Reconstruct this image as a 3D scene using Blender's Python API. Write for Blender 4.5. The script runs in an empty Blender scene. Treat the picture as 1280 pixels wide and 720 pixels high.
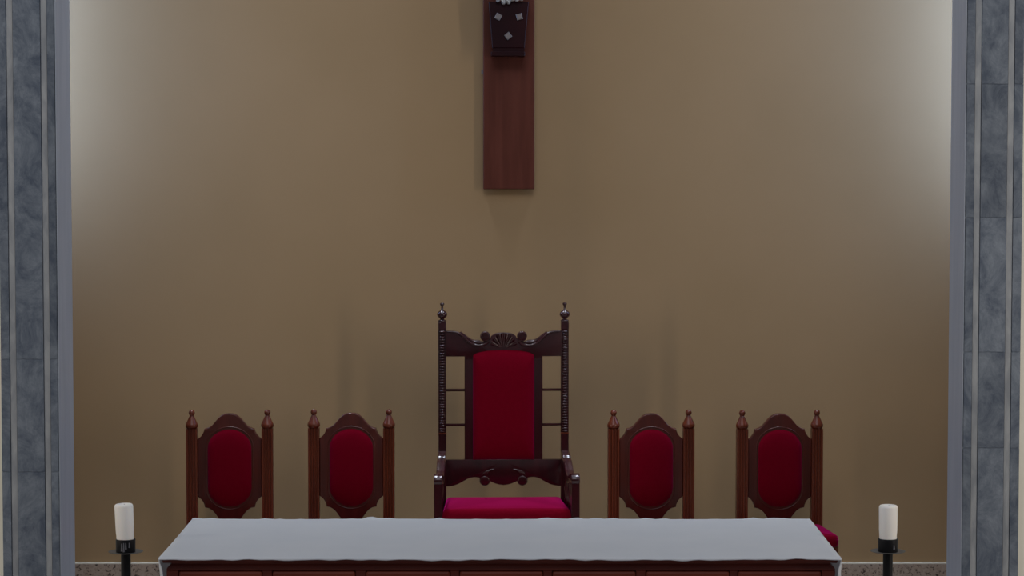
import bpy, bmesh, math, random
from mathutils import Vector, Matrix

# ------------------------------------------------------------------ camera
sc = bpy.context.scene
col = sc.collection
F = 3000.0                      # focal length in pixels of the 1280x720 frame
CAM_Z = 2.656
TILT = math.atan(168.0 / F)
cam_d = bpy.data.cameras.new('camera')
cam = bpy.data.objects.new('camera', cam_d)
col.objects.link(cam)
cam_d.sensor_width = 36.0
cam_d.lens = 36.0 * F / 1280.0
cam_d.clip_end = 200
cam.location = (0, 0, CAM_Z)
cam.rotation_euler = (math.pi / 2 - TILT, 0, 0)
sc.camera = cam

# ------------------------------------------------------------------ light
sc.view_settings.view_transform = 'Standard'
sc.view_settings.look = 'None'
sc.view_settings.gamma = 1
sc.view_settings.exposure = 0.0
sc.view_settings.use_curve_mapping = False

world = bpy.data.worlds.new('world')
sc.world = world
world.use_nodes = True
bg = world.node_tree.nodes['Background']
bg.inputs[0].default_value = (0.93, 0.95, 1.0, 1)
bg.inputs[1].default_value = 0.13


def area(name, loc, target, sx, sy, power, color, spread=180):
    d = bpy.data.lights.new(name, 'AREA')
    d.shape = 'RECTANGLE'
    d.size, d.size_y = sx, sy
    d.energy = power
    d.color = color
    d.spread = math.radians(spread)
    o = bpy.data.objects.new(name, d)
    col.objects.link(o)
    o.location = loc
    o.rotation_euler = (Vector(target) - Vector(loc)).to_track_quat('-Z', 'Y').to_euler()
    return o


# cool daylight lamps in the ceiling over the altar and over the seats
area('ceiling_light_altar', (0, 10.2, 6.9), (0, 10.2, 0), 2.6, 1.2, 32, (0.60, 0.78, 1.0))
for sx in (-1, 1):
    area('ceiling_light_seats', (sx * 1.5, 13.4, 6.9), (sx * 1.2, 13.4, 0), 2.2, 0.3, 24, (0.80, 0.88, 1.0), 50)
# added fill high in the nave to brighten wall and chairs, no real window
area('nave_fill_light', (0, 4.5, 8.6), (0, 14.6, 1.2), 6.0, 2.5, 215, (0.96, 0.965, 1.0))
# warm nave lamps on the side walls in front of the pillars
area('nave_light_left', (-5.3, 9.0, 2.6), (0, 14.6, 2.2), 0.3, 4.0, 60, (1.0, 0.90, 0.78))
area('nave_light_right', (4.6, 9.0, 2.6), (0, 14.6, 2.2), 0.3, 4.0, 60, (1.0, 0.90, 0.78))

# ------------------------------------------------------------------ helpers
CT, ST = math.cos(TILT), math.sin(TILT)


def P(px, py, Y):
    """point on the plane y = Y that the pixel looks at"""
    xc, yc = (px - 640) / F, (360 - py) / F
    d = Vector((xc, CT + yc * ST, -ST + yc * CT))
    return Vector((0, 0, CAM_Z)) + d * (Y / d.y)


def tag(o, label=None, cat=None, group=None, kind=None):
    if label: o['label'] = label
    if cat: o['category'] = cat
    if group: o['group'] = group
    if kind: o['kind'] = kind
    return o


def link(name, me, mat, parent=None, smooth=False):
    me.name = name
    o = bpy.data.objects.new(name, me)
    col.objects.link(o)
    if mat is not None and not me.materials:
        me.materials.append(mat)
    if smooth:
        for p in me.polygons: p.use_smooth = True
    if parent is not None: o.parent = parent
    return o


def build(name, bm, mat, parent=None, smooth=None):
    """smooth: None flat, else angle in degrees above which edges stay sharp"""
    bmesh.ops.recalc_face_normals(bm, faces=bm.faces)
    if smooth is not None:
        lim = math.radians(smooth)
        for e in bm.edges:
            if len(e.link_faces) == 2 and e.calc_face_angle(0) > lim:
                e.smooth = False
    me = bpy.data.meshes.new(name)
    bm.to_mesh(me)
    bm.free()
    return link(name, me, mat, parent, smooth is not None)


def empty(name, loc, rz=0):
    o = bpy.data.objects.new(name, None)
    o.empty_display_size = 0.1
    col.objects.link(o)
    o.location = loc
    o.rotation_euler = (0, 0, rz)
    return o


def box(bm, x0, x1, y0, y1, z0, z1, bev=0.0, seg=1):
    r = bmesh.ops.create_cube(bm, size=1)
    vs = r['verts']
    for v in vs:
        v.co = Vector((x0 if v.co.x < 0 else x1, y0 if v.co.y < 0 else y1, z0 if v.co.z < 0 else z1))
    if bev > 0:
        es = list({e for v in vs for e in v.link_edges})
        bmesh.ops.bevel(bm, geom=es, offset=bev, segments=seg, affect='EDGES', profile=0.5)
    return bm


def newbox(*a, **k):
    return box(bmesh.new(), *a, **k)


def lathe(bm, prof, n=16, center=(0, 0, 0)):
    cx, cy, cz = center
    rings = []
    for r, z in prof:
        if r < 1e-5:
            rings.append([bm.verts.new((cx, cy, cz + z))])
        else:
            rings.append([bm.verts.new((cx + r * math.cos(2 * math.pi * i / n), cy + r * math.sin(2 * math.pi * i / n), cz + z)) for i in range(n)])
    for a, b in zip(rings, rings[1:]):
        for i in range(n):
            j = (i + 1) % n
            if len(a) == 1 and len(b) == 1: continue
            if len(a) == 1: bm.faces.new((a[0], b[j], b[i]))
            elif len(b) == 1: bm.faces.new((a[i], a[j], b[0]))
            else: bm.faces.new((a[i], a[j], b[j], b[i]))
    for r, flip in ((rings[0], 1), (rings[-1], 0)):
        if len(r) > 2: bm.faces.new(r[::-1] if flip else r)
    return bm


def prism(bm, pts, y0, y1, bev=0.0, seg=2):
    """outline pts (x, z) extruded from y0 (front) to y1; rims bevelled"""
    f = [bm.verts.new((x, y0, z)) for x, z in pts]
    b = [bm.verts.new((x, y1, z)) for x, z in pts]
    n = len(pts)
    ff = bm.faces.new(f)
    fb = bm.faces.new(b[::-1])
    for i in range(n):
        j = (i + 1) % n
        bm.faces.new((f[i], b[i], b[j], f[j]))
    if bev > 0:
        bmesh.ops.recalc_face_normals(bm, faces=bm.faces)
        bmesh.ops.bevel(bm, geom=list(ff.edges) + list(fb.edges), offset=bev, segments=seg, affect='EDGES', profile=0.5, clamp_overlap=True)
    return bm


def pad(bm, pts, y0, depth, rings=7, power=3.0):
    """cushion that swells towards -y from the outline pts (x, z)"""
    cx = (min(p[0] for p in pts) + max(p[0] for p in pts)) / 2
    cz = (min(p[1] for p in pts) + max(p[1] for p in pts)) / 2
    R = []
    for k in range(rings):
        t = k / rings
        s = 1 - t ** 1.6
        h = depth * (1 - s ** power) ** (1 / 2.0)
        R.append([bm.verts.new((cx + (x - cx) * s, y0 - h, cz + (z - cz) * s)) for x, z in pts])
    c = bm.verts.new((cx, y0 - depth, cz))
    n = len(pts)
    for a, b in zip(R, R[1:]):
        for i in range(n):
            j = (i + 1) % n
            bm.faces.new((a[i], a[j], b[j], b[i]))
    for i in range(n):
        bm.faces.new((R[-1][i], R[-1][(i + 1) % n], c))
    return bm


def tube(bm, path, r, n=8, radii=None):
    """tube along 3D points with closed ends"""
    rings = []
    for i, p in enumerate(path):
        p = Vector(p)
        a = Vector(path[max(i - 1, 0)]); b = Vector(path[min(i + 1, len(path) - 1)])
        t = (b - a).normalized()
        u = t.cross(Vector((0, 1, 0)))
        if u.length < 1e-3: u = t.cross(Vector((1, 0, 0)))
        u.normalize()
        w = t.cross(u).normalized()
        rr = radii[i] if radii else r
        rings.append([bm.verts.new(p + (u * math.cos(2 * math.pi * k / n) + w * math.sin(2 * math.pi * k / n)) * rr) for k in range(n)])
    for a, b in zip(rings, rings[1:]):
        for k in range(n):
            j = (k + 1) % n
            bm.faces.new((a[k], a[j], b[j], b[k]))
    bm.faces.new(rings[0][::-1]); bm.faces.new(rings[-1])
    return bm


def spline(pts, n=6):
    """Catmull-Rom through 2D or 3D points"""
    out = []
    P_ = [Vector(p) for p in pts]
    for i in range(len(P_) - 1):
        p0 = P_[max(i - 1, 0)]; p1 = P_[i]; p2 = P_[i + 1]; p3 = P_[min(i + 2, len(P_) - 1)]
        for k in range(n):
            t = k / n
            out.append(0.5 * ((2 * p1) + (p2 - p0) * t + (2 * p0 - 5 * p1 + 4 * p2 - p3) * t * t + (3 * p1 - p0 - 3 * p2 + p3) * t ** 3))
    out.append(P_[-1])
    return [tuple(p) for p in out]


def arc(cx, cz, r, a0, a1, n=10, rz=None):
    rz = rz or r
    return [(cx + r * math.cos(math.radians(a0 + (a1 - a0) * i / n)), cz + rz * math.sin(math.radians(a0 + (a1 - a0) * i / n))) for i in range(n + 1)]


def mirror_outline(half):
    """half outline from top centre (x=0) down the right side to bottom centre"""
    left = [(-x, z) for x, z in reversed(half) if abs(x) > 1e-6]
    return half + left


def copy_tree(o, parent=None):
    c = o.copy()
    col.objects.link(c)
    c.parent = parent
    for ch in list(o.children):
        copy_tree(ch, c)
    return c


# ------------------------------------------------------------------ materials
def mat(name, base, rough=0.6, spec=0.5, coat=0.0, sheen=0.0, metal=0.0):
    m = bpy.data.materials.new(name)
    m.use_nodes = True
    b = m.node_tree.nodes['Principled BSDF']
    b.inputs['Base Color'].default_value = (*base, 1)
    b.inputs['Roughness'].default_value = rough
    b.inputs['Specular IOR Level'].default_value = spec
    b.inputs['Coat Weight'].default_value = coat
    b.inputs['Coat Roughness'].default_value = 0.2
    b.inputs['Sheen Weight'].default_value = sheen
    b.inputs['Metallic'].default_value = metal
    return m


def noise_col(m, c0, c1, scale=(1, 1, 1), nscale=5.0, detail=4, p0=0.35, p1=0.65, bump=0.0, dist=0.0, obj_random=0.0, bump_dist=0.01, nrough=0.5):
    nt = m.node_tree
    N, L = nt.nodes, nt.links
    b = N['Principled BSDF']
    tc = N.new('ShaderNodeTexCoord')
    mp = N.new('ShaderNodeMapping'); mp.inputs['Scale'].default_value = scale
    oi = N.new('ShaderNodeObjectInfo')
    add = N.new('ShaderNodeVectorMath'); add.operation = 'ADD'
    mul = N.new('ShaderNodeVectorMath'); mul.operation = 'SCALE'
    cmb = N.new('ShaderNodeCombineXYZ')
    for i in range(3): L.new(oi.outputs['Random'], cmb.inputs[i])
    L.new(cmb.outputs[0], mul.inputs[0]); mul.inputs['Scale'].default_value = 17.0
    L.new(tc.outputs['Object'], add.inputs[0]); L.new(mul.outputs[0], add.inputs[1])
    L.new(add.outputs[0], mp.inputs[0])
    no = N.new('ShaderNodeTexNoise')
    no.inputs['Scale'].default_value = nscale; no.inputs['Detail'].default_value = detail
    no.inputs['Roughness'].default_value = nrough
    no.inputs['Distortion'].default_value = dist
    L.new(mp.outputs[0], no.inputs['Vector'])
    cr = N.new('ShaderNodeValToRGB')
    cr.color_ramp.elements[0].position = p0; cr.color_ramp.elements[0].color = (*c0, 1)
    cr.color_ramp.elements[1].position = p1; cr.color_ramp.elements[1].color = (*c1, 1)
    L.new(no.outputs['Fac'], cr.inputs[0])
    outc = cr.outputs[0]
    if obj_random > 0:
        hs = N.new('ShaderNodeHueSaturation')
        mr = N.new('ShaderNodeMapRange')
        mr.inputs[3].default_value = 1 - obj_random; mr.inputs[4].default_value = 1 + obj_random
        L.new(oi.outputs['Random'], mr.inputs[0]); L.new(mr.outputs[0], hs.inputs['Value'])
        L.new(outc, hs.inputs['Color']); outc = hs.outputs[0]
    L.new(outc, b.inputs['Base Color'])
    if bump > 0:
        bp = N.new('ShaderNodeBump'); bp.inputs['Strength'].default_value = bump
        bp.inputs['Distance'].default_value = bump_dist
        L.new(no.outputs['Fac'], bp.inputs['Height']); L.new(bp.outputs[0], b.inputs['Normal'])
    return m


M = {}
M['wall'] = noise_col(mat('cream_plaster', (0.7, 0.55, 0.34), 0.85, 0.25), (0.340, 0.226, 0.118), (0.360, 0.240, 0.128), nscale=1.3, detail=5, bump=0.05)
M['pale_wall'] = noise_col(mat('pale_plaster', (0.8, 0.78, 0.68), 0.85, 0.25), (0.80, 0.79, 0.70), (0.86, 0.85, 0.77), nscale=2, bump=0.05)
M['ceiling'] = noise_col(mat('white_plaster', (0.7, 0.68, 0.62), 0.9, 0.2), (0.60, 0.57, 0.5), (0.64, 0.61, 0.54), nscale=2, bump=0.05)
M['chair_wood'] = noise_col(mat('mahogany_wood', (0.1, 0.03, 0.03), 0.35, 0.3, coat=0.25), (0.082, 0.014, 0.005), (0.120, 0.023, 0.008), scale=(9, 9, 0.8), nscale=4, detail=5, bump=0.05)
M['chair_panel_wood'] = noise_col(mat('dark_mahogany_wood', (0.1, 0.03, 0.03), 0.35, 0.3, coat=0.25), (0.046, 0.007, 0.004), (0.066, 0.010, 0.006), scale=(9, 9, 0.8), nscale=4, detail=5, bump=0.05)
M['throne_wood'] = noise_col(mat('dark_polished_wood', (0.1, 0.03, 0.03), 0.26, 0.3, coat=0.7), (0.020, 0.002, 0.004), (0.032, 0.003, 0.006), scale=(7, 7, 1), nscale=4, detail=5, bump=0.04)
M['spindle_wood'] = noise_col(mat('dull_dark_wood', (0.02, 0.004, 0.004), 0.7, 0.1), (0.02, 0.003, 0.004), (0.03, 0.005, 0.006), nscale=10)
M['altar_wood'] = noise_col(mat('red_brown_wood', (0.1, 0.03, 0.03), 0.35, 0.3, coat=0.1), (0.095, 0.014, 0.010), (0.13, 0.022, 0.014), scale=(1, 8, 8), nscale=3, detail=5, bump=0.04)
M['panel_wood'] = noise_col(mat('panel_wood', (0.1, 0.03, 0.03), 0.35, 0.3, coat=0.1), (0.13, 0.022, 0.012), (0.17, 0.032, 0.017), scale=(1, 8, 8), nscale=3, detail=5, bump=0.04)
M['cross_wood'] = noise_col(mat('cross_wood', (0.2, 0.08, 0.05), 0.45, 0.2), (0.088, 0.021, 0.012), (0.115, 0.030, 0.018), scale=(8, 8, 0.7), nscale=3, detail=5, bump=0.05)
M['footrest_wood'] = noise_col(mat('black_red_wood', (0.04, 0.01, 0.012), 0.4, 0.15), (0.014, 0.002, 0.004), (0.022, 0.003, 0.005), nscale=6, bump=0.03)
M['red'] = noise_col(mat('red_velvet', (0.4, 0.01, 0.04), 0.9, 0.03, sheen=0.75), (0.122, 0.0003, 0.0065), (0.132, 0.0004, 0.0075), nscale=60, detail=2, bump=0.03, bump_dist=0.002)
M['red'].node_tree.nodes['Principled BSDF'].inputs['Sheen Tint'].default_value = (1, 0.02, 0.36, 1)
M['red'].node_tree.nodes['Principled BSDF'].inputs['Sheen Roughness'].default_value = 0.4
M['cloth'] = noise_col(mat('white_linen', (0.8, 0.8, 0.8), 0.85, 0.2), (0.75, 0.785, 0.84), (0.78, 0.81, 0.86), nscale=5, detail=3, bump=0.04)
nt = M['cloth'].node_tree
tr = nt.nodes.new('ShaderNodeBsdfTranslucent'); tr.inputs[0].default_value = (0.75, 0.76, 0.82, 1)
mx = nt.nodes.new('ShaderNodeMixShader'); mx.inputs[0].default_value = 0.34
nt.links.new(nt.nodes['Principled BSDF'].outputs[0], mx.inputs[1]); nt.links.new(tr.outputs[0], mx.inputs[2])
nt.links.new(mx.outputs[0], nt.nodes['Material Output'].inputs['Surface'])
M['marble'] = noise_col(mat('grey_marble', (0.25, 0.28, 0.33), 0.35, 0.5), (0.055, 0.072, 0.105), (0.25, 0.285, 0.33), scale=(1.6, 1.6, 1.3), nscale=4.0, detail=15, p0=0.40, p1=0.80, dist=0.5, nrough=0.80, obj_random=0.12)
M['strip'] = noise_col(mat('light_marble', (0.45, 0.46, 0.47), 0.45, 0.4), (0.20, 0.215, 0.24), (0.30, 0.315, 0.335), scale=(4, 4, 1.5), nscale=4, detail=8, dist=0.6)
M['reveal'] = noise_col(mat('blue_grey_marble', (0.4, 0.44, 0.5), 0.4, 0.4), (0.30, 0.345, 0.42), (0.35, 0.39, 0.46), scale=(5, 5, 0.6), nscale=3, detail=6, dist=0.4)
M['joint'] = mat('dark_grout', (0.05, 0.055, 0.065), 0.9, 0.2)
M['black'] = noise_col(mat('black_iron', (0.015, 0.015, 0.018), 0.5, 0.2), (0.004, 0.004, 0.006), (0.007, 0.007, 0.009), nscale=30, bump=0.05, bump_dist=0.002)
M['pan'] = mat('dull_iron', (0.12, 0.115, 0.11), 0.55, 0.5, metal=0.3)
M['wax'] = mat('white_wax', (0.86, 0.83, 0.80), 0.55, 0.4)
M['wax'].node_tree.nodes['Principled BSDF'].inputs['Subsurface Weight'].default_value = 0.3
M['wax'].node_tree.nodes['Principled BSDF'].inputs['Subsurface Radius'].default_value = (0.01, 0.007, 0.005)
M['wick'] = mat('charred_wick', (0.02, 0.02, 0.02), 0.9, 0.1)
M['grey_streak'] = mat('dull_grey', (0.13, 0.13, 0.15), 0.5, 0.4)
M['silver'] = noise_col(mat('dull_silver', (0.6, 0.58, 0.56), 0.42, 0.5, metal=0.35), (0.24, 0.235, 0.23), (0.34, 0.33, 0.32), nscale=20, bump=0.03)
M['stud'] = mat('brushed_nickel', (0.20, 0.175, 0.175), 0.5, 0.5, metal=0.25)
M['lamp_white'] = mat('white_enamel', (0.8, 0.8, 0.8), 0.5, 0.4)
M['floor'] = noise_col(mat('floor_stone', (0.4, 0.37, 0.33), 0.4, 0.5), (0.30, 0.27, 0.24), (0.40, 0.37, 0.33), nscale=3, detail=6)
M['line'] = mat('cream_edge', (0.72, 0.68, 0.58), 0.6, 0.3)

# speckled skirting stone
m = mat('speckled_stone', (0.4, 0.36, 0.32), 0.5, 0.4)
nt = m.node_tree; N, L = nt.nodes, nt.links
tc = N.new('ShaderNodeTexCoord')
vo = N.new('ShaderNodeTexNoise'); vo.inputs['Scale'].default_value = 45; vo.inputs['Detail'].default_value = 3; vo.inputs['Distortion'].default_value = 1.2
cr = N.new('ShaderNodeValToRGB')
cr.color_ramp.elements[0].position = 0.36; cr.color_ramp.elements[0].color = (0.05, 0.03, 0.022, 1)
cr.color_ramp.elements[1].position = 0.44; cr.color_ramp.elements[1].color = (0.33, 0.25, 0.195, 1)
e = cr.color_ramp.elements.new(0.7); e.color = (0.40, 0.32, 0.255, 1)
L.new(tc.outputs['Object'], vo.inputs['Vector']); L.new(vo.outputs['Fac'], cr.inputs[0])
L.new(cr.outputs[0], N['Principled BSDF'].inputs['Base Color'])
M['skirting'] = m

# ------------------------------------------------------------------ setting
WALL_Y = 14.6
WH = 3.35                       # half width of the sanctuary recess
CH = 7.0
tag(build('floor', newbox(-7, 7, -2, WALL_Y + 0.2, -0.1, 0), M['floor']), 'stone floor under the altar and chairs', 'floor', kind='structure')
tag(build('wall_back', newbox(-WH - 0.2, WH + 0.2, WALL_Y, WALL_Y + 0.2, 0, CH), M['wall']), 'cream plastered wall behind the chairs and cross', 'wall', kind='structure')
for s, nm in ((-1, 'left'), (1, 'right')):
    a, b = sorted((s * WH, s * (WH + 0.2)))
    tag(build('wall_' + nm, newbox(a, b, 12.35, WALL_Y, 0, CH), M['wall']), 'cream side wall of the recess behind the %s pillar' % nm, 'wall', kind='structure')
    a, b = sorted((s * 2.44, s * 7))
    tag(build('wall_nave_' + nm, newbox(a, b, 12.12, 12.35, 0, CH), M['pale_wall']), 'pale wall sliver beside the outer edge of the %s pillar' % nm, 'wall', kind='structure')
tag(build('ceiling', newbox(-WH - 0.2, WH + 0.2, 12.12, WALL_Y + 0.2, CH, CH + 0.1), M['ceiling']), 'white ceiling over the recess', 'ceiling', kind='structure')

bz = P(640, 703.5, WALL_Y - 0.02).z
bb = build('baseboard_back', newbox(-WH, WH, WALL_Y - 0.02, WALL_Y, 0, bz - 0.008), M['skirting'])
tag(bb, 'speckled brown stone skirting along the back wall', 'baseboard', kind='structure')
build('top_edge', newbox(-WH, WH, WALL_Y - 0.02, WALL_Y, bz - 0.008, bz), M['line'], bb)

# ---- marble pillars
PY0 = 12.0


def pillar(side, x_out, sA, sB, x_in, x_rev, joints, label):
    X = lambda px: P(px, 360, PY0).x
    Z = lambda py: P(640, py, PY0).z
    depth = 0.39
    cx = (X(x_out) + X(x_in)) / 2
    t = empty('marble_pillar', (cx, PY0, 0))
    tag(t, label, 'pillar')
    xi = lambda px: X(px) - cx
    a, b = sorted((xi(x_out), xi(x_in)))
    build('core', newbox(a + 0.004, b - 0.004, 0.022, depth - 0.01, 0, CH), M['joint'], t)
    # inner side face, seen edge-on from the middle of the church
    c = xi(x_in)
    l, r = sorted((c, c - side * -0.0 + (-0.006 * (1 if side > 0 else -1)) * -1))
    build('side_facing', newbox(min(c, c + side * 0.006), max(c, c + side * 0.006), 0.0, depth, 0, CH), M['reveal'], t)
    cols = [(x_out, sA[0]), (sA[1], sB[0]), (sB[1], x_in)]
    if side > 0: cols = [(x_in, sB[0]), (sB[1], sA[0]), (sA[1], x_out)]
    zs = [0.0] + sorted(Z(j) for j in joints) + [CH]
    for k, (p, q) in enumerate(cols):
        for z0, z1 in zip(zs, zs[1:]):
            build('marble_slab', newbox(xi(p) + 0.002, xi(q) - 0.002, 0.0, 0.022, z0 + 0.0006, z1 - 0.0006, bev=0.0008), M['marble'], t)
    for p, q in (sA, sB):
        build('inlay_strip', newbox(xi(p), xi(q), 0.006, 0.024, 0, CH), M['strip'], t)
    return t


pillar(-1, -0.5, (11.2, 18.8), (53.8, 61.2), 72.5, 90, [449, 590], 'grey veined marble pillar left of the altar')
pillar(1, 1277, (1257.6, 1265), (1216.6, 1224), 1204.5, 1186.5, [105, 272, 440, 560], 'grey veined marble pillar right of the altar')


# ---- wall lamps hidden behind the pillars that wash the top of the wall
def wash_lamp(side, z0, z1, power, label):
    x = side * (WH - 0.10); y = 14.02
    t = empty('wall_lamp', (x, y, (z0 + z1) / 2))
    tag(t, label, 'lamp')
    h = (z1 - z0) / 2
    build('housing', newbox(-0.05, 0.05, -0.05, 0.05, -h - 0.03, h + 0.03, bev=0.008), M['lamp_white'], t)
    build('bracket', newbox(min(0, side * 0.10), max(0, side * 0.10), -0.02, 0.02, -0.05, 0.05), M['lamp_white'], t)
    d = bpy.data.lights.new('lamp_tube', 'AREA'); d.shape = 'RECTANGLE'
    d.size = 0.08; d.size_y = 2 * h; d.energy = power; d.color = (0.36, 0.565, 1.0)
    o = bpy.data.objects.new('lamp_tube', d); col.objects.link(o); o.parent = t
    dirv = Vector((-side * 0.75, 0.66, 0)).normalized()
    o.location = dirv * 0.075
    o.rotation_euler = dirv.to_track_quat('-Z', 'Z').to_euler()
    o.rotation_euler = (math.pi / 2, 0, math.atan2(dirv.y, dirv.x) - math.pi / 2)
    return t


wash_lamp(-1, 2.45, 5.0, 37, 'long white wall lamp hidden behind the left pillar')
wash_lamp(1, 2.5, 5.1, 47, 'long white wall lamp hidden behind the right pillar')

# ------------------------------------------------------------------ crucifix
CY = WALL_Y - 0.07              # front face of the beam
cxm = P(636, 236, CY).x
cb = P(636, 236.5, CY).z
cw = (P(668, 120, CY).x - P(604, 120, CY).x) / 2
cross = empty('crucifix', (cxm, CY, cb))
tag(cross, 'brown wooden crucifix hanging high on the back wall', 'crucifix')
build('upright_beam', newbox(-cw, cw, 0, 0.06, 0, 3.35, bev=0.004), M['cross_wood'], cross)
build('crossbeam', newbox(-1.1, 1.1, 0.005, 0.065, 2.45, 2.75, bev=0.004), M['cross_wood'], cross)
build('wall_bracket', newbox(-0.06, 0.06, 0.06, 0.07, 0.8, 1.0), M['black'], cross)
build('nail', newbox(-cw - 0.012, -cw, 0.02, 0.028, P(0, 92, CY).z - cb, P(0, 87, CY).z - cb), M['stud'], cross)
FY = -0.15
fx = lambda px: P(px, 30, CY + FY).x - cxm
fz = lambda py: P(636, py, CY + FY).z - cb
bm = bmesh.new()
top = [(fx(610.8), fz(2)), (fx(661), fz(2)), (fx(655.8), fz(60)), (fx(615.2), fz(60))]
prism(bm, top, FY, 0.0, 0.004, 1)
fr = build('footrest', bm, M['footrest_wood'], cross)
build('base_molding', box(newbox(fx(616), fx(655.5), FY + 0.006, 0, fz(64.5), fz(60)), fx(613.8), fx(656.2), FY - 0.008, 0, fz(70), fz(64.5), bev=0.003), M['footrest_wood'], fr)
for sx, sy, rot in ((622.8, 21, -30), (649.2, 21, 14), (635.2, 45, 38)):
    bm = bmesh.new()
    h = 0.0255
    pts = [(h * math.cos(math.radians(rot + 90 * k + 45)), h * math.sin(math.radians(rot + 90 * k + 45))) for k in range(4)]
    prism(bm, pts, -0.014, 0.006, 0.004, 1)
    o = build('stud', bm, M['stud'], fr)
    o.location = (fx(sx), FY, fz(sy))

# silver figure on the cross: one surface grown from tapered limbs
bm = bmesh.new()


def limb(a, b, ra, rb, n=10):
    a, b = Vector(a), Vector(b)
    k = 6
    path = [a.lerp(b, i / k) for i in range(k + 1)]
    rad = [ra + (rb - ra) * i / k for i in range(k + 1)]
    d = (b - a).normalized()
    path = [a - d * ra * 0.8] + path + [b + d * rb * 0.8]
    rad = [ra * 0.5] + rad + [rb * 0.5]
    tube(bm, path, 0, n, rad)


tz = fz(2)
hipz = tz + 0.80
toes = [(fx(622.3), fz(2.6), 0.0125), (fx(629.5), fz(5.2), 0.0135), (fx(636), fz(5.4), 0.0115),
        (fx(640.2), fz(1.4), 0.0115), (fx(646.0), fz(2.0), 0.0125), (fx(651.8), fz(1.0), 0.0125)]
for i, (x, z, r) in enumerate(toes):
    s = -1 if i < 3 else 1
    fxc = (-0.035 if s < 0 else 0.045)
    limb((fxc + (x - fxc) * 0.7, FY + 0.03, z + 0.06), (x, FY - 0.025, z + 0.006), r * 1.1, r)
for s in (-1, 1):
    fxc = -0.035 if s < 0 else 0.045
    an = (s * 0.05, FY + 0.075, tz + 0.17)
    kn = (s * 0.075, FY + 0.0, tz + 0.52)
    hp = (s * 0.085, FY + 0.085, hipz + 0.06)
    limb((fxc, FY + 0.02, tz + 0.055), an, 0.034, 0.036)
    limb(an, kn, 0.034, 0.052)
    limb(kn, hp, 0.052, 0.082)
    sh = (s * 0.17, FY + 0.08, hipz + 0.53)
    el = (s * 0.45, FY + 0.10, hipz + 0.66)
    wr = (s * 0.70, FY + 0.115, hipz + 0.76)
    limb((s * 0.05, FY + 0.08, hipz + 0.5), sh, 0.06, 0.055)
    limb(sh, el, 0.05, 0.038)
    limb(el, wr, 0.036, 0.024)
    for q in range(4):
        limb(wr, (s * 0.80, FY + 0.10, hipz + 0.765 + q * 0.02), 0.02, 0.009, 8)
    limb(wr, (s * 0.75, FY + 0.085, hipz + 0.82), 0.018, 0.009, 8)
limb((0, FY + 0.08, hipz + 0.02), (0, FY + 0.08, hipz + 0.2), 0.125, 0.11)
limb((0, FY + 0.08, hipz + 0.2), (0, FY + 0.07, hipz + 0.48), 0.11, 0.125)
limb((0, FY + 0.07, hipz + 0.5), (0.02, FY + 0.04, hipz + 0.68), 0.055, 0.05)
limb((0.02, FY + 0.035, hipz + 0.70), (0.03, FY + 0.03, hipz + 0.80), 0.07, 0.082)
fig = build('figure', bm, M['silver'], cross, smooth=60)
rm = fig.modifiers.new('remesh', 'REMESH'); rm.mode = 'VOXEL'; rm.voxel_size = 0.005; rm.use_smooth_shade = True

# ------------------------------------------------------------------ chairs
CHY = 14.0
S = F / CHY
zc = lambda py: P(640, py, CHY).z


def fluted_post(h0, h1, w, d):
    """square post with rounded flutes on the front, upright from h0 to h1"""
    bm = bmesh.new()
    pts = []
    hw, hd = w / 2, d / 2
    n = 3
    gw = w * 0.16
    xs = [(-hw + w * (i + 1) / (n + 1)) for i in range(n)]
    pts.append((-hw, -hd))
    for x in xs:
        pts += [(x - gw / 2, -hd), (x - gw / 4, -hd + 0.007), (x + gw / 4, -hd + 0.007), (x + gw / 2, -hd)]
    pts += [(hw, -hd), (hw, hd), (-hw, hd)]
    lo = [bm.verts.new((x, y, h0)) for x, y in pts]
    hi = [bm.verts.new((x, y, h1)) for x, y in pts]
    bm.faces.new(lo[::-1]); bm.faces.new(hi)
    for i in range(len(pts)):
        j = (i + 1) % len(pts)
        bm.faces.new((lo[i], lo[j], hi[j], hi[i]))
    return bm


def stadium(hw, z0, z1, rz, n=10):
    """oval panel outline: straight sides with half-ellipse ends"""
    return arc(0, z1 - rz, hw, 0, 180, 2 * n, rz) + arc(0, z0 + rz, hw, 180, 360, 2 * n, rz)


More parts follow.
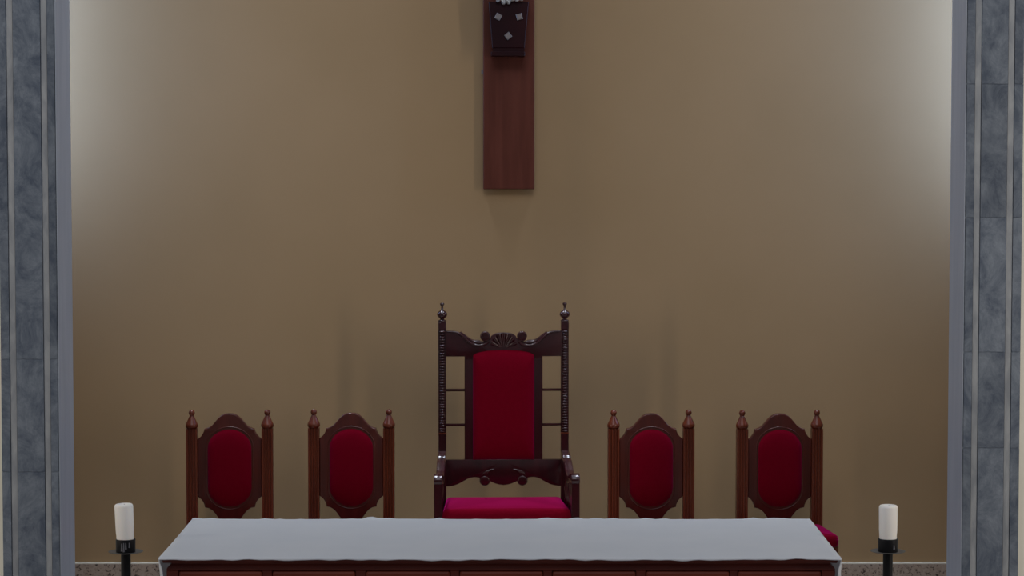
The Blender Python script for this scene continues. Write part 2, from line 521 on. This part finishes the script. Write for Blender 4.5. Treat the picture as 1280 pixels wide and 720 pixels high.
def make_side_chair():
    t = empty('side_chair', (0, 0, 0))
    ph = 0.2205                  # half distance between post centres
    pw = 0.0655
    seat_z = 0.485
    post_top = zc(535.5)
    for s in (-1, 1):
        p = build('back_post', fluted_post(0, post_top, pw, 0.055), M['chair_wood'], t)
        p.location.x = s * ph
        bm = bmesh.new()
        u = 1.0 / S
        prof = [(0.0, -0.002), (5.6 * u, 0), (7.5 * u, 1.8 * u), (7.9 * u, 2.6 * u), (7.9 * u, 5.4 * u), (7.3 * u, 6.6 * u), (5.2 * u, 11 * u), (3.2 * u, 15.4 * u),
                (2.5 * u, 16.6 * u), (3.3 * u, 17.6 * u), (3.9 * u, 19.2 * u), (4.0 * u, 20.4 * u), (3.4 * u, 22.3 * u), (1.9 * u, 23.6 * u), (0, 24.0 * u)]
        lathe(bm, prof, 16, (0, 0, post_top - 0.001))
        f = build('finial', bm, M['chair_wood'], p, smooth=50)
    # carved back panel, outline measured from the photo (crop px / 964 = metres, centre 305)
    k = 964.0
    cxp = 305.0
    Z = lambda cy: zc(500 + cy / 4.5)
    half = [(305, 74)] + [(330, 76), (352, 87), (372, 105), (388, 124), (405, 143), (422, 154), (440, 160), (446, 160)]
    half += [(448, 172), (455, 188), (466, 203), (478, 213), (486, 218)]
    half += [(486, 540), (478, 546), (466, 556), (455, 571), (448, 588), (446, 602)]
    half += [(440, 602), (424, 606), (404, 618), (388, 636), (374, 656), (358, 676), (338, 690), (305, 696)]
    half = [((x - cxp) / k, Z(y)) for x, y in half]
    half[0] = (0.0, half[0][1]); half[-1] = (0.0, half[-1][1])
    bm = bmesh.new()
    prism(bm, mirror_outline(half), -0.020, 0.020, 0.008, 3)
    pn = build('back_panel', bm, M['chair_panel_wood'], t, smooth=35)
    # raised rim around the oval
    bm = bmesh.new()
    ring = stadium(0.137, Z(612), Z(150), 0.122)
    pth = [(x, -0.018, z) for x, z in ring]
    tube(bm, pth + [pth[1]], 0.0045, 8)
    build('rim_molding', bm, M['chair_panel_wood'], pn, smooth=60)
    bm = bmesh.new()
    pad(bm, stadium(0.129, Z(600), Z(160), 0.115), -0.017, 0.026)
    build('upholstered_panel', bm, M['red'], t, smooth=60)
    build('back_rail', newbox(-ph, ph, -0.014, 0.014, seat_z - 0.09, seat_z - 0.02), M['chair_wood'], t)
    build('back_stay', newbox(-0.04, 0.04, -0.012, 0.012, seat_z - 0.03, Z(690)), M['chair_wood'], t)
    # trapezoid seat, wider in front
    sb, sf, sd, th = 0.245, 0.276, 0.45, 0.065
    bm = bmesh.new()
    n = 12

    def ring(s, z):
        pts = []
        for (x, y) in ((-sb, -0.0), (-sf, -sd), (sf, -sd), (sb, -0.0)):
            pts.append(Vector((x, y + 0.0, 0)))
        c = Vector((0, -sd / 2, 0))
        out = []
        r = 0.045
        for i in range(4):
            p, a, b = pts[i], pts[i - 1], pts[(i + 1) % 4]
            d1 = (a - p).normalized(); d2 = (b - p).normalized()
            for q in range(6):
                tt = q / 5
                w = p + d1 * r * (1 - tt) ** 2 + d2 * r * tt ** 2
                out.append(bm.verts.new((c.x + (w.x - c.x) * s, c.y + (w.y - c.y) * s, z)))
        return out
    R = [ring(0.97, seat_z - th), ring(0.995, seat_z - th + 0.008), ring(1.0, seat_z - 0.03), ring(0.985, seat_z - 0.008), ring(0.95, seat_z), ring(0.6, seat_z + 0.008), ring(0.2, seat_z + 0.01)]
    bm.faces.new(R[0][::-1]); bm.faces.new(R[-1])
    for a, b in zip(R, R[1:]):
        for i in range(len(a)):
            j = (i + 1) % len(a)
            bm.faces.new((a[i], a[j], b[j], b[i]))
    so = build('seat_cushion', bm, M['red'], t, smooth=60)
    so.location.y = -0.005
    bm = bmesh.new()
    for v in ((-1, 1), ):
        pass
    box(bm, -0.245, 0.245, -0.43, -0.405, seat_z - 0.13, seat_z - th + 0.004, bev=0.003)
    build('front_rail', bm, M['chair_wood'], t)
    for s in (-1, 1):
        bm = bmesh.new()
        a, b = s * 0.225, s * 0.25
        vs = []
        box(bm, -0.012, 0.012, -0.41, 0.0, seat_z - 0.13, seat_z - th + 0.004)
        for v in bm.verts:
            v.co.x += a + (b - a) * (-v.co.y / 0.41)
        build('side_rail', bm, M['chair_wood'], t)
        bm = bmesh.new()
        lathe(bm, [(0.018, 0), (0.022, 0.03), (0.016, 0.06), (0.024, 0.2), (0.027, 0.3), (0.02, 0.33), (0.03, 0.345), (0.03, seat_z - th)], 14)
        lg = build('front_leg', bm, M['chair_wood'], t, smooth=40)
        lg.location = (s * 0.245, -0.408, 0)
    return t


proto = make_side_chair()
chairs = [(287.2, 2.6, 14.0, 'red and brown chair at the left end of the row'),
          (439.3, 0, 14.03, 'red and brown chair between the leftmost chair and the throne'),
          (813.7, 2.5, 14.0, 'red and brown chair just right of the tall throne'),
          (974.2, 3.0, 13.99, 'red and brown chair at the right end, its seat corner showing past the altar')]
for i, (px, rot, Y, lab) in enumerate(chairs):
    o = proto if i == 0 else copy_tree(proto)
    o.location = (P(px, 560, Y).x, Y, 0)
    o.rotation_euler.z = math.radians(rot)
    tag(o, lab, 'chair', 'small chairs beside the throne')


# ------------------------------------------------------------------ throne
def make_throne():
    TX = P(629.4, 500, CHY).x
    t = empty('throne_chair', (TX, CHY, 0), math.radians(2.3))
    tag(t, 'tall dark carved armchair with red back panel in the middle', 'chair')
    u = 1.0 / S
    W = M['throne_wood']
    ph = 76.8 * u
    pw = 9.8 * u
    post_top = zc(402)
    arm_z = zc(541)
    # posts
    for s in (-1, 1):
        bm = newbox(-pw / 2, pw / 2, -0.022, 0.022, 0, arm_z, bev=0.003)
        p = build('back_post', bm, W, t); p.location.x = s * ph
        bm = newbox(-pw / 2, pw / 2, -0.012, 0.022, arm_z, zc(412), bev=0.002)
        box(bm, -pw / 2, pw / 2, -0.022, 0.022, zc(412), post_top, bev=0.003)
        build('post_shaft', bm, W, p)
        # spool turned beading on the front of the shaft
        prof = []
        z0, z1 = arm_z + 0.004, zc(412.5)
        nb = 38
        step = (z1 - z0) / nb
        for i in range(nb):
            for q, r in ((0.0, 0.008), (0.25, 0.0155), (0.5, 0.0178), (0.75, 0.0155)):
                prof.append((r, z0 + (i + q) * step))
        prof.append((0.010, z1))
        bm = bmesh.new(); lathe(bm, prof, 10, (0, -0.014, 0))
        build('spool_beading', bm, W, p, smooth=70)
        bm = newbox(-pw / 2 - 0.001, pw / 2 + 0.001, -0.024, 0.024, arm_z - 0.004, arm_z + 0.004)
        build('collar_ring', bm, M['chair_wood'], p)
        prof = [(0, 0), (4.8 * u, 0), (5.4 * u, 1.0 * u), (4.9 * u, 2.2 * u), (2.6 * u, 3.2 * u), (2.6 * u, 4.2 * u), (4.4 * u, 5.4 * u), (5.9 * u, 7.2 * u), (6.5 * u, 9.2 * u),
                (6.1 * u, 11.2 * u), (4.6 * u, 13.2 * u), (2.4 * u, 14.6 * u), (1.5 * u, 15.6 * u), (1.4 * u, 20 * u), (2.4 * u, 21.2 * u), (2.9 * u, 22.4 * u), (2.4 * u, 23.6 * u), (0, 24.2 * u)]
        bm = bmesh.new(); lathe(bm, prof, 18, (0, 0, post_top - 0.001))
        build('finial', bm, W, p, smooth=60)
    inner = ph - pw / 2 + 0.004
    # crest rail: crop px (5.805 per px, centre 637, top y 370)
    cxn = lambda cx: (cx - 637) / 5.805 * u
    Z1 = lambda cy: zc(370 + cy / 5.805)
    topc = spline([(637, 262), (690, 268), (725, 288), (738, 308), (790, 330), (815, 318), (850, 316), (890, 306), (930, 284), (965, 262), (1000, 252), (1030, 250)], 4)
    half = [(cxn(x), Z1(y)) for x, y in topc]
    half += [(inner, Z1(250)), (inner, Z1(437)), (cxn(921), Z1(437)), (cxn(921), Z1(460)), (0, Z1(460))]
    half[0] = (0.0, half[0][1])
    bm = bmesh.new(); prism(bm, mirror_outline(half), -0.016, 0.016, 0.004, 2)
    crest = build('crest_rail', bm, W, t, smooth=35)
    for s in (-1, 1):
        ed = spline([(1046, 256), (1000, 258), (965, 268), (930, 292), (890, 330), (850, 352), (810, 356), (770, 345), (745, 322)], 4)
        pth = [(s * cxn(x), -0.018, Z1(y)) for x, y in ed]
        bm = bmesh.new(); tube(bm, pth, 0.006, 8, [0.004 + 0.005 * min(1, i / 12) for i in range(len(pth))])
        ed2 = spline([(955, 262), (920, 288), (885, 314), (850, 332), (815, 336), (790, 334)], 4)
        tube(bm, [(s * cxn(x), -0.015, Z1(y)) for x, y in ed2], 0.009, 8)
        build('leaf_molding', bm, W, crest, smooth=60)
        bm = bmesh.new()
        prism(bm, arc(0, 0, 37 / 5.805 * u, 0, 330, 22), -0.028, 0.018, 0.006, 3)
        sp = []
        for i in range(26):
            a = i * 0.42
            r = (33 - i * 1.1) / 5.805 * u
            sp.append((s * r * math.cos(a - 1.2), -0.029, r * math.sin(a - 1.2)))
        tube(bm, sp, 0.003, 6)
        o = build('scroll', bm, W, crest, smooth=50)
        o.location = (s * cxn(771), 0, Z1(290))
    # fluted shell in the middle
    bm = bmesh.new()
    for i in range(-3, 4):
        a = math.radians(i * 22)
        x0, z0 = 0.0 + i * 0.005, Z1(372)
        x1 = math.sin(a) * 96 / 5.805 * u
        z1_ = Z1(372) + math.cos(a) * 105 / 5.805 * u - abs(i) * 0.0012
        k = 5
        pth = [(x0 + (x1 - x0) * q / k, -0.011 - 0.006 * math.sin(q / k * 2.2), z0 + (z1_ - z0) * q / k) for q in range(k + 1)]
        tube(bm, pth, 0, 8, [0.004 + 0.0125 * (q / k) for q in range(k + 1)])
    build('shell_carving', bm, W, crest, smooth=60)
    # stiles and upholstered back
    zb = zc(574)
    for s in (-1, 1):
        a, b = sorted((s * cxn(921), s * cxn(851)))
        build('stile', newbox(a, b, -0.014, 0.014, zb - 0.01, Z1(445), bev=0.003), W, t)
        for y in (487.3, 530.8):
            bm = bmesh.new()
            tube(bm, [(s * (cxn(921) - 0.004), 0, zc(y)), (s * inner, 0, zc(y))], 0.0075, 10)
            build('spindle_rail', bm, M['spindle_wood'], t, smooth=60)
    hw = cxn(861)
    zt, zs_, z0 = Z1(387), Z1(432), zc(574.5)
    out = [(hw, z0)] + [(hw * math.cos(a), zs_ + (zt - zs_) * math.sin(a) ** 0.9) for a in [math.pi * i / 24 for i in range(25)]] + [(-hw, z0)]
    # resample straight sides
    full = []
    for i in range(len(out)):
        a, b = out[i], out[(i + 1) % len(out)]
        n = max(1, int(math.hypot(a[0] - b[0], a[1] - b[1]) / 0.03))
        full += [(a[0] + (b[0] - a[0]) * q / n, a[1] + (b[1] - a[1]) * q / n) for q in range(n)]
    bm = bmesh.new(); pad(bm, full, -0.013, 0.032, 9, 5.0)
    box(bm, -hw + 0.001, hw - 0.001, -0.0129, 0.012, z0, zs_)
    build('upholstered_panel', bm, M['red'], t, smooth=60)
    # lower carved rail (crop: centre 633, y0 526)
    Z2 = lambda cy: zc(526 + cy / 5.805)
    low = spline([(0, 464), (40, 458), (75, 446), (98, 436)], 4) + arc_pts(137, 428, 40, 160, 20) + spline([(175, 410), (215, 406), (255, 414), (300, 438), (345, 460), (390, 470), (420, 471)], 4)
    half = [(0.0, zb)] + [(inner, zb)] + [(inner, Z2(471))] + [(min(x / 5.805 * u, inner - 0.0005), Z2(y)) for x, y in reversed(low)]
    half[-1] = (0.0, half[-1][1])
    bm = bmesh.new(); prism(bm, mirror_outline(half), -0.018, 0.016, 0.004, 2)
    lr = build('lower_rail', bm, W, t, smooth=35)
    for s in (-1, 1):
        bm = bmesh.new()
        for d in (0, 16, 32):
            pth = [(s * (60 + d * 0.9 + 62 * math.sin(a)) / 5.805 * u, -0.019, Z2(390 + d * 0.2 - 42 * math.cos(a))) for a in [0.15 + i * 0.24 for i in range(8)]]
            tube(bm, pth, 0, 7, [0.003 + 0.0045 * math.sin(math.pi * (i + 0.5) / 8) for i in range(8)])
        build('leaf_carving', bm, W, lr, smooth=60)
        bm = bmesh.new()
        prism(bm, arc(0, 0, 36 / 5.805 * u, 0, 330, 22), -0.026, 0.016, 0.006, 3)
        o = build('scroll', bm, W, lr, smooth=50)
        o.location = (s * 137 / 5.805 * u, 0, Z2(430))
    # seat
    sz = 0.648
    sb, sf, sd, th = ph - pw / 2 + 0.004, ph + 0.006, 0.50, 0.09
    bm = bmesh.new()
    R = []
    for ins, z in ((0.0, sz - th), (0.0, sz - 0.04), (0.004, sz - 0.018), (0.014, sz - 0.004), (0.03, sz), (0.12, sz + 0.006), (0.24, sz + 0.008)):
        R.append([bm.verts.new(v) for v in ((-sb + ins, -0.02 - ins * 0.6, z), (-sb * 0.33, -0.02 - ins * 0.6, z), (sb * 0.33, -0.02 - ins * 0.6, z), (sb - ins, -0.02 - ins * 0.6, z),
                                            (sf - ins, -sd + ins, z), (sf * 0.33, -sd + ins, z), (-sf * 0.33, -sd + ins, z), (-sf + ins, -sd + ins, z))])
    bm.faces.new(R[0][::-1]); bm.faces.new(R[-1])
    for a, b in zip(R, R[1:]):
        for i in range(8):
            j = (i + 1) % 8
            bm.faces.new((a[i], a[j], b[j], b[i]))
    build('seat_cushion', bm, M['red'], t, smooth=60)
    build('front_rail', newbox(-sf - 0.01, sf + 0.01, -sd, -sd + 0.03, sz - th - 0.10, sz - th + 0.002, bev=0.003), W, t)
    build('back_rail', newbox(-inner, inner, -0.014, 0.014, sz - th - 0.10, sz - th + 0.01), W, t)
    # arms
    fl = 6.5 * u
    for s in (-1, 1):
        topl = spline([(0.0, zc(562)), (-0.05, 0.912), (-0.095, 0.903), (-0.115, 0.885), (-0.15, 0.878), (-0.20, 0.85), (-0.25, 0.822), (-0.33, 0.812), (-0.42, 0.832), (-0.48, 0.847), (-0.515, 0.842), (-0.535, 0.82), (-0.53, 0.795), (-0.505, 0.785)], 4)
        botl = spline([(-0.47, 0.79), (-0.40, 0.78), (-0.30, 0.765), (-0.2, 0.785), (-0.10, 0.82), (0.0, 0.84)], 4)
        bm = bmesh.new()
        aw = 10.4 * u
        pts = topl + botl
        prism(bm, pts, -aw / 2, aw / 2, 0.005, 2)      # built as (x=depth, z) then turned
        for v in bm.verts:
            d, w, z = v.co.x, v.co.y, v.co.z
            v.co = Vector((w + s * (ph + fl * min(1, -d / 0.5)), d, z))
        build('armrest', bm, W, t, smooth=45)
        fx_ = s * (ph + fl)
        bm = newbox(fx_ - 0.0235, fx_ + 0.0235, -0.525, -0.475, 0, 0.80, bev=0.004)
        build('front_post', bm, W, t)
        bm = newbox(-0.014, 0.014, -0.48, -0.02, sz - th - 0.10, sz - 0.02)
        for v in bm.verts: v.co.x += s * (ph + fl * min(1, -v.co.y / 0.5)) + s * 0.008
        build('side_rail', bm, W, t)
        for q in range(4):
            y = -0.10 - q * 0.10
            bm = bmesh.new()
            h = 0.79 - (sz - 0.03)
            lathe(bm, [(0.008, 0), (0.014, 0.02), (0.008, 0.04), (0.013, h * 0.5), (0.008, h - 0.04), (0.014, h - 0.02), (0.008, h)], 10)
            o = build('arm_spindle', bm, W, t, smooth=50)
            o.location = (s * (ph + fl * -y / 0.5), y, sz - 0.03)
    return t


def arc_pts(cx, cy, r, a0, a1, n=10):
    """arc in crop pixels (y down) through the bottom of the circle"""
    return [(cx + r * math.cos(math.radians(a0 + (a1 - a0) * i / n)), cy + r * math.sin(math.radians(a0 + (a1 - a0) * i / n))) for i in range(n + 1)]


make_throne()

# ------------------------------------------------------------------ altar
AY0, AY1 = 9.83, 10.88
az = P(640, 697, AY0).z                         # top of the cloth
ax0, ax1 = P(198.5, 697, AY0).x, P(1051.5, 697, AY0).x
acx = (ax0 + ax1) / 2
hw = (ax1 - ax0) / 2
SA = F / AY0
altar = empty('altar_table', (acx, AY0, 0))
tag(altar, 'dark red-brown wooden altar table with panelled front under a white cloth', 'altar')
AX = lambda px: P(px, 710, AY0 + 0.03).x - acx
AZ = lambda py: P(640, py, AY0 + 0.03).z
D = AY1 - AY0
tt = az - 0.007
build('tabletop', newbox(-hw + 0.012, hw - 0.012, 0.012, D - 0.012, tt - 0.018, tt, bev=0.004), M['altar_wood'], altar)
bl, br = AX(208), AX(1044)
# coved molding under the top
bm = bmesh.new()
prof = [(0.022, tt - 0.018), (0.020, tt - 0.026), (0.012, tt - 0.033), (0.002, tt - 0.042), (0.0, tt - 0.05)]
R = []
for ins, z in prof:
    R.append([bm.verts.new(v) for v in ((bl + ins, 0.03 + ins * 0.4, z), (br - ins, 0.03 + ins * 0.4, z), (br - ins, D - 0.03 - ins, z), (bl + ins, D - 0.03 - ins, z))])
bm.faces.new(R[0]); bm.faces.new(R[-1][::-1])
for a, b in zip(R, R[1:]):
    for i in range(4):
        j = (i + 1) % 4
        bm.faces.new((a[i], a[j], b[j], b[i]))
build('top_molding', bm, M['altar_wood'], altar)
build('body', newbox(bl + 0.004, br - 0.004, 0.045, D - 0.03, 0.0, tt - 0.049), M['altar_wood'], altar)
ptop = AZ(713.5)
build('top_rail', newbox(bl, br, 0.03, 0.048, ptop, tt - 0.049, bev=0.002), M['altar_wood'], altar)
build('bottom_rail', newbox(bl, br, 0.03, 0.048, 0.0, 0.14, bev=0.002), M['altar_wood'], altar)
pan = [(223, 328), (340, 444.5), (457, 563), (574, 679), (690, 795), (807, 912), (922, 1027)]
edges = [208] + [v for p in pan for v in p] + [1044]
for i in range(0, len(edges), 2):
    build('stile', newbox(AX(edges[i]), AX(edges[i + 1]), 0.03, 0.048, 0.14, ptop, bev=0.002), M['altar_wood'], altar)
for a, b in pan:
    bm = newbox(AX(a) + 0.002, AX(b) - 0.002, 0.024, 0.05, 0.142, ptop - 0.002, bev=0.008, seg=2)
    build('front_panel', bm, M['panel_wood'], altar)

# ---- white cloth over the altar
rnd = random.Random(4)
bm = bmesh.new()
drop = 0.32
us = []                                          # (x, z, slack)
nd, ntp = 14, 120
for i in range(nd):
    q = 1 - i / nd
    us.append((-1, q * drop))
for i in range(ntp + 1):
    us.append((i / ntp * 2 - 1, None))
for i in range(nd):
    us.append((1, (i + 1) / nd * drop))
vs_ = [-0.010, -0.007, -0.002, 0.003] + [0.01 + (D - 0.02) * i / 26 for i in range(27)] + [D, D + 0.004]
ph1 = [rnd.uniform(0, 6.28) for _ in range(8)]


def wav(x, a):
    return sum(math.sin(x * f + ph1[i]) for i, f in enumerate((5, 11, 19, 31, 47, 61))) / 6 * a


G = []
for u_, dz in us:
    row = []
    for k, v in enumerate(vs_):
        if dz is None:
            x = u_ * hw
            z = 0.0
            if k == 0: z = -0.008 + wav(x, 0.007)
            elif k == 1: z = -0.003 + wav(x, 0.003)
            elif k == len(vs_) - 1: z = -0.004
            elif k == len(vs_) - 2: z = max(0, wav(x * 1.3 + 2, 0.012)) * 0.9
            z += 0.0012 * math.sin(x * 7 + v * 5)
            edge = 1 - abs(u_)
            y = v
        else:
            s = math.copysign(1, u_)
            bulge = 0.011 * math.sin(min(1, dz / 0.06) * math.pi * 0.75)
            fold = 0.010 * (dz / drop) * math.sin(v * 14 + s)
            x = s * (hw + bulge + fold)
            z = -dz + (0.0 if dz > 0.01 else 0.0)
            curl = max(0.0, 1 - max(v, 0) / 0.09) ** 2 * min(1.0, max(0.0, dz - 0.012) / 0.02)
            x -= s * 0.022 * curl
            y = max(v, -0.004) - 0.012 * min(1, dz / 0.03) * (1 - min(1, max(v, 0) / 0.09)) + 0.006 * math.sin(dz * 22) * (1 if k < 3 else 0)
        row.append(bm.verts.new((x, y, z)))
    G.append(row)
for a, b in zip(G, G[1:]):
    for k in range(len(vs_) - 1):
        bm.faces.new((a[k], b[k], b[k + 1], a[k + 1]))
cl = build('altar_cloth', bm, M['cloth'], None, smooth=70)
cl.location = (acx, AY0, az)
sm = cl.modifiers.new('thickness', 'SOLIDIFY'); sm.thickness = 0.003; sm.offset = -1
tag(cl, 'plain white cloth spread over the altar, hanging at both ends', 'tablecloth')


# ------------------------------------------------------------------ candle stands
def candle_stand(px, label, clabel, tilt, top_y, base_y, streaks, lean=0.0):
    Y = 10.3
    SS = F / Y
    X = P(px, base_y, Y).x
    zb = P(px, base_y, Y).z                      # foot of the candle
    u = 1.0 / SS
    t = empty('candle_stand', (X, Y, 0))
    tag(t, label, 'candle stand', 'candle stands beside the altar')
    cup_h = 17.5 * u
    zp = zb - cup_h                              # drip pan height
    bm = bmesh.new(); lathe(bm, [(0.14, 0), (0.14, 0.012), (0.12, 0.022), (0.04, 0.03), (0.028, 0.05), (0, 0.05)], 32)
    build('base', bm, M['black'], t, smooth=40)
    bm = bmesh.new(); lathe(bm, [(6.2 * u, 0.04), (6.2 * u, zp)], 20)
    build('pole', bm, M['black'], t, smooth=40)
    bm = bmesh.new(); lathe(bm, [(0, -0.002), (10 * u, -0.001), (21.5 * u, 0.004), (21.8 * u, 0.006), (10 * u, 0.002), (0, 0.002)], 36, (0, 0, zp))
    build('drip_pan', bm, M['pan'], t, smooth=40)
    bm = bmesh.new(); lathe(bm, [(11.6 * u, 0), (12.2 * u, 0.004), (12.4 * u, cup_h - 0.003), (12.2 * u, cup_h), (11.2 * u, cup_h), (11.2 * u, 0.014), (0, 0.014)], 32, (0, 0, zp))
    cup = build('candle_cup', bm, M['black'], t, smooth=40)
    for (a, z0, z1) in streaks:
        an = math.radians(-90 + a)
        bm = bmesh.new()
        r = 12.5 * u
        c, s_ = math.cos(an) * r, math.sin(an) * r
        tube(bm, [(c, s_, zp + cup_h * z1), (c, s_, zp + cup_h * (z0 + z1) / 2), (c, s_, zp + cup_h * z0)], 0, 8, [0.0022, 0.003, 0.004])
        build('grey_streak', bm, M['grey_streak'], cup, smooth=60)  # thin raised grey streaks down the cup
    ct = empty('pillar_candle', (X, Y, zp + 0.014))
    ct.rotation_euler = (0, math.radians(lean), 0)
    tag(ct, clabel, 'candle', 'white candles beside the altar')
    h = (base_y - top_y) * u + cup_h - 0.014
    r = 11.7 * u
    prof = [(r * 0.92, 0), (r * 0.93, cup_h), (r * 0.97, cup_h + 0.02), (r, h - 0.012), (r * 0.96, h - 0.005), (r * 0.85, h - 0.001), (r * 0.7, h), (r * 0.5, h - 0.006), (0, h - 0.008)]
    bm = bmesh.new(); lathe(bm, prof, 32)
    w = build('wax_body', bm, M['wax'], ct, smooth=50)
    bm = bmesh.new(); tube(bm, [(0, 0, h - 0.009), (0.001, 0, h - 0.004), (0.003, 0, h - 0.002)], 0.001, 6)
    build('wick', bm, M['wick'], ct)


candle_stand(157, 'black iron candle stand left of the altar, its cup streaked with grey', 'white pillar candle leaning slightly in the stand left of the altar', 0, 629, 673.5, [(-14, 0.2, 0.75), (-2, 0.15, 0.8), (10, 0.35, 0.8), (30, 0.45, 0.8)], lean=-2.0)
candle_stand(1110, 'black iron candle stand right of the altar with a clean cup', 'upright white pillar candle in the stand right of the altar', 0, 630.5, 673, [(28, 0.3, 0.6)], lean=0.0)
